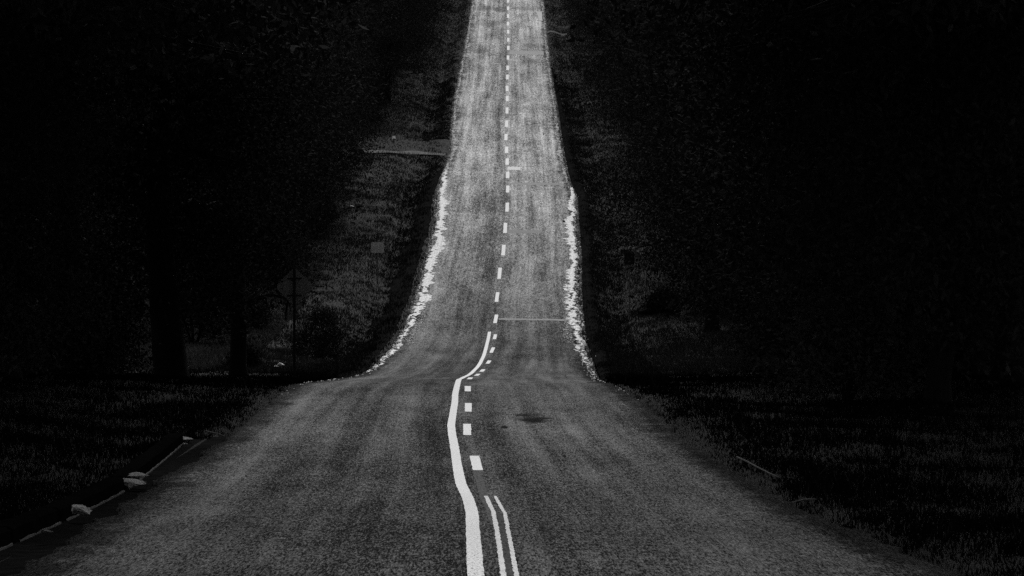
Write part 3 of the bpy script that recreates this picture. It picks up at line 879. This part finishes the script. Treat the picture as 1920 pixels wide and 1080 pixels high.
chunk('concrete_piece', at(251, 904, 42.2), (.21, .25, .085), 5, M_CONC, 'pale lower wedge of the two stacked by the middle of the kerb', 'rubble')
chunk('concrete_piece', at(260, 891, 42.7), (.20, .25, .055), 8, M_CONC, 'pale flat slab lying above the wedge by the middle of the kerb', 'rubble')
chunk('concrete_piece', at(349, 822, 54.9), (.17, .25, .055), 9, M_CONC, 'bright broken concrete lump at the far end of the kerb', 'rubble')
chunk('concrete_piece', at(345, 832, 54.6), (.10, .2, .03), 12, M_CONC, 'small bright concrete chip just below the lump at the kerb end', 'rubble')
chunk('concrete_piece', at(88, 996, 32.0), (.08, .15, .03), 14, M_LIP, 'small grey concrete chip nearest the camera along the kerb', 'rubble')

# ------------------------------------------------------------------ signs and small things on the verges
def hit(u, vv, d0=60.0, d1=420.0, lift=.05):
    """where the line of sight through (u, v) meets the verge"""
    g = np.arange(d0, d1, .25); x = (u - 960) * g / F
    over = (EYE - (vv - 540) * g / F) - (ground_z(x, g) + lift)
    i = np.argmax(over < 0)
    return float(x[i]), float(g[i])
def post_mesh(h, r_=.03): return MB().tube([(0, 0, -.2), (0, 0, h * .5), (0, 0, h)], [r_] * 3, 8)
def put(name, u, vv, d, label, cat):
    """thing standing on the ground below picture point (u, v) at distance d; returns (empty, height of that point)"""
    x, y, z = at(u, vv, d); g = float(ground_z(x, y))
    return tag(empty(name, (x, y, g)), label, cat), z - g
s, h = put('road_sign', 552, 538, 100, 'diamond shaped road sign seen from behind on a thin post', 'road sign')
post_mesh(h + .42, .032).build('post', M_DARK, s)
q = .46; mb = MB(); t = .012
ch = .05
ring = [(0 + ch, h + q - ch), (0 - ch, h + q - ch), (-q + ch, h + ch), (-q + ch, h - ch), (-ch, h - q + ch), (ch, h - q + ch), (q - ch, h - ch), (q - ch, h + ch)]
V = [(a, .05, b) for a, b in ring] + [(a, .05 + t, b) for a, b in ring]
mb.add(V, [tuple(range(8)), tuple(range(15, 7, -1))] + [(i, (i + 1) % 8 + 0, (i + 1) % 8 + 8, i + 8) for i in range(8)])
mb.build('plate', M_SIGNB, s)
b = MB(); b.box((0, .043, h + .2), (.34, .014, .035)); b.box((0, .043, h - .2), (.34, .014, .035)); b.build('bracket', M_DARK, s)

def rect_sign(u, vv, d, wd, hg, mat, label):
    s, h = put('road_sign', u, vv, d, label, 'road sign')
    post_mesh(h + hg * .35, .028).build('post', M_DARK if mat is M_SIGNB else M_SIGNB, s)
    c = .04; a, b_ = wd / 2, hg / 2
    ring = [(-a + c, h - b_), (a - c, h - b_), (a, h - b_ + c), (a, h + b_ - c), (a - c, h + b_), (-a + c, h + b_), (-a, h + b_ - c), (-a, h - b_ + c)]
    V = [(x, -.045, z) for x, z in ring] + [(x, -.033, z) for x, z in ring]
    MB().add(V, [tuple(range(8)), tuple(range(15, 7, -1))] + [(i, (i + 1) % 8, (i + 1) % 8 + 8, i + 8) for i in range(8)]).build('plate', mat, s)
    MB().box((0, -.03, h), (wd * .7, .012, .03)).build('bracket', M_DARK, s)
rect_sign(708, 464, 165, .50, .42, M_SIGNP, 'small pale rectangular sign on the left verge of the climb')
rect_sign(1180, 484, 152, .36, .46, M_DARK, 'small dark rectangular sign on the right verge')

s, h = put('marker_post', 738.5, 258, hit(738.5, 268)[1], 'low marker post with white top beside the gravel side track', 'marker post')
MB().box((0, 0, h / 2 - .1), (.07, .035, h + .1)).build('post', M_DARK, s)
MB().add([(-.09, -.09, h - .07), (.09, -.09, h - .07), (.09, .05, h - .07), (-.09, .05, h - .07), (-.075, .02, h + .09), (.075, .02, h + .09), (.075, .05, h + .09), (-.075, .05, h + .09)],
         [(3, 2, 1, 0), (4, 5, 6, 7), (0, 1, 5, 4), (1, 2, 6, 5), (2, 3, 7, 6), (3, 0, 4, 7)]).build('cap', M_WHITE, s)
x1, d1 = hit(527, 687)
x2, d2 = hit(518, 689)
chunk('litter', at(527, 687, d1), (.18, .2, .09), 31, M_WHITE, 'crumpled white litter on the left verge by the sign post', 'litter')
chunk('litter', at(518, 689, d2), (.10, .12, .04), 32, M_WHITE, 'smaller white scrap just left of the crumpled litter', 'litter')
x3, d3 = hit(660, 388.5)
chunk('litter', at(660, 388.5, d3), (.22, .2, .07), 33, M_WHITE, 'white scrap under the trees on the left of the climb', 'litter')

def rest_on_ground(o, d, x):
    """move a loose piece so that it rests on the ground"""
    z0 = min(v_.co.z for v_ in o.data.vertices)
    o.location.z += float(ground_z(x, d)) + .06 - z0
for o in [q for q in COL.objects if q.name.startswith('litter')]:
    vx = [v_.co for v_ in o.data.vertices]
    rest_on_ground(o, sum(c.y for c in vx) / len(vx), sum(c.x for c in vx) / len(vx))

# fallen log and pale stump on the right verge
lx, ld = 5.2, 150
g0 = float(ground_z(lx, ld))
mb = MB().tube([(lx - .75, ld - .2, float(ground_z(lx - .75, ld)) + .10), (lx - .2, ld, g0 + .18), (lx + .35, ld + .2, g0 + .24), (lx + .75, ld + .3, g0 + .36)], [.10, .15, .17, .15], 10)
mb.tube([(lx + .1, ld, g0 + .2), (lx + .2, ld - .1, g0 + .55)], [.06, .02], 6)
tag(mb.build('fallen_log', M_BARK, None, True), 'dark fallen log lying on the right verge', 'log')
sx = (1298 - 960) * 148 / F
g0 = float(ground_z(sx, 148))
s = tag(empty('stump', (sx - .25, 148, g0)), 'pale tree stump at the foot of the straight trunked tree', 'stump')
MB().tube([(0, 0, -.1), (0, 0, .12), (0.02, 0, .5)], [.2, .14, .12], 10).build('trunk', M_TWIG, s, True)

# pale dry sticks lying along the near right verge
def stick(pts, r_, label):
    P_ = []
    for u, vv in pts:
        d = float(D(vv)); x = (u - 960) * d / F
        P_.append((x, d, float(ground_z(x, d)) + .07))
    rr = [r_ * (1 - .5 * i / len(P_)) for i in range(len(P_))]
    return tag(MB().tube(P_, rr, 6).build('stick', M_TWIG, None, True), label, 'stick')
stick([(1382, 852), (1402, 862), (1424, 874), (1445, 885), (1460, 892)], .012, 'long thin pale stick along the near right road edge')
stick([(1482, 921), (1510, 925), (1530, 930)], .012, 'short pale stick lying just nearer than the long thin one')
stick([(1795, 1052), (1803, 1066), (1804, 1078)], .012, 'bent pale stem at the bottom right corner of the verge')
stick([(385, 806), (408, 805), (432, 804)], .010, 'thin pale twig pointing at the road beyond the kerb end')

# bare dry branches hanging in front of the right hand trees
def dry_branch(pts, d, label):
    t = tag(empty('dry_branch', at(pts[0][0], pts[0][1], d)), label, 'branch')
    o = Vector(at(pts[0][0], pts[0][1], d))
    P_ = [Vector(at(u, vv, d)) - o + Vector((0, .12 * i, 0)) for i, (u, vv) in enumerate(pts)]
    MB().tube(P_, [.010 * (1 - .7 * i / len(P_)) for i in range(len(P_))], 6).build('limb', M_DTWIG, t, True)
    mb = MB()
    rr = random.Random(len(pts) + int(d))
    for i in range(26):
        k = rr.randrange(len(P_) - 1); b_ = P_[k].lerp(P_[k + 1], rr.random())
        e_ = b_ + Vector((rr.uniform(-.1, .5), rr.uniform(-.5, .5), rr.uniform(-.7, .05)))
        mb.tube([b_, b_.lerp(e_, .5) + Vector((0, 0, .05)), e_], [.007, .005, .002], 4)
    mb.build('twig', M_DTWIG, t, True)
dry_branch([(1300, -8), (1325, 3), (1365, 12), (1395, 20), (1425, 34), (1462, 50)], 112, 'bare dry branch arching out of the right trees at the top')
dry_branch([(1460, 140), (1415, 155), (1395, 162), (1360, 166), (1330, 166)], 112, 'lower bare dry branch on the right trees')
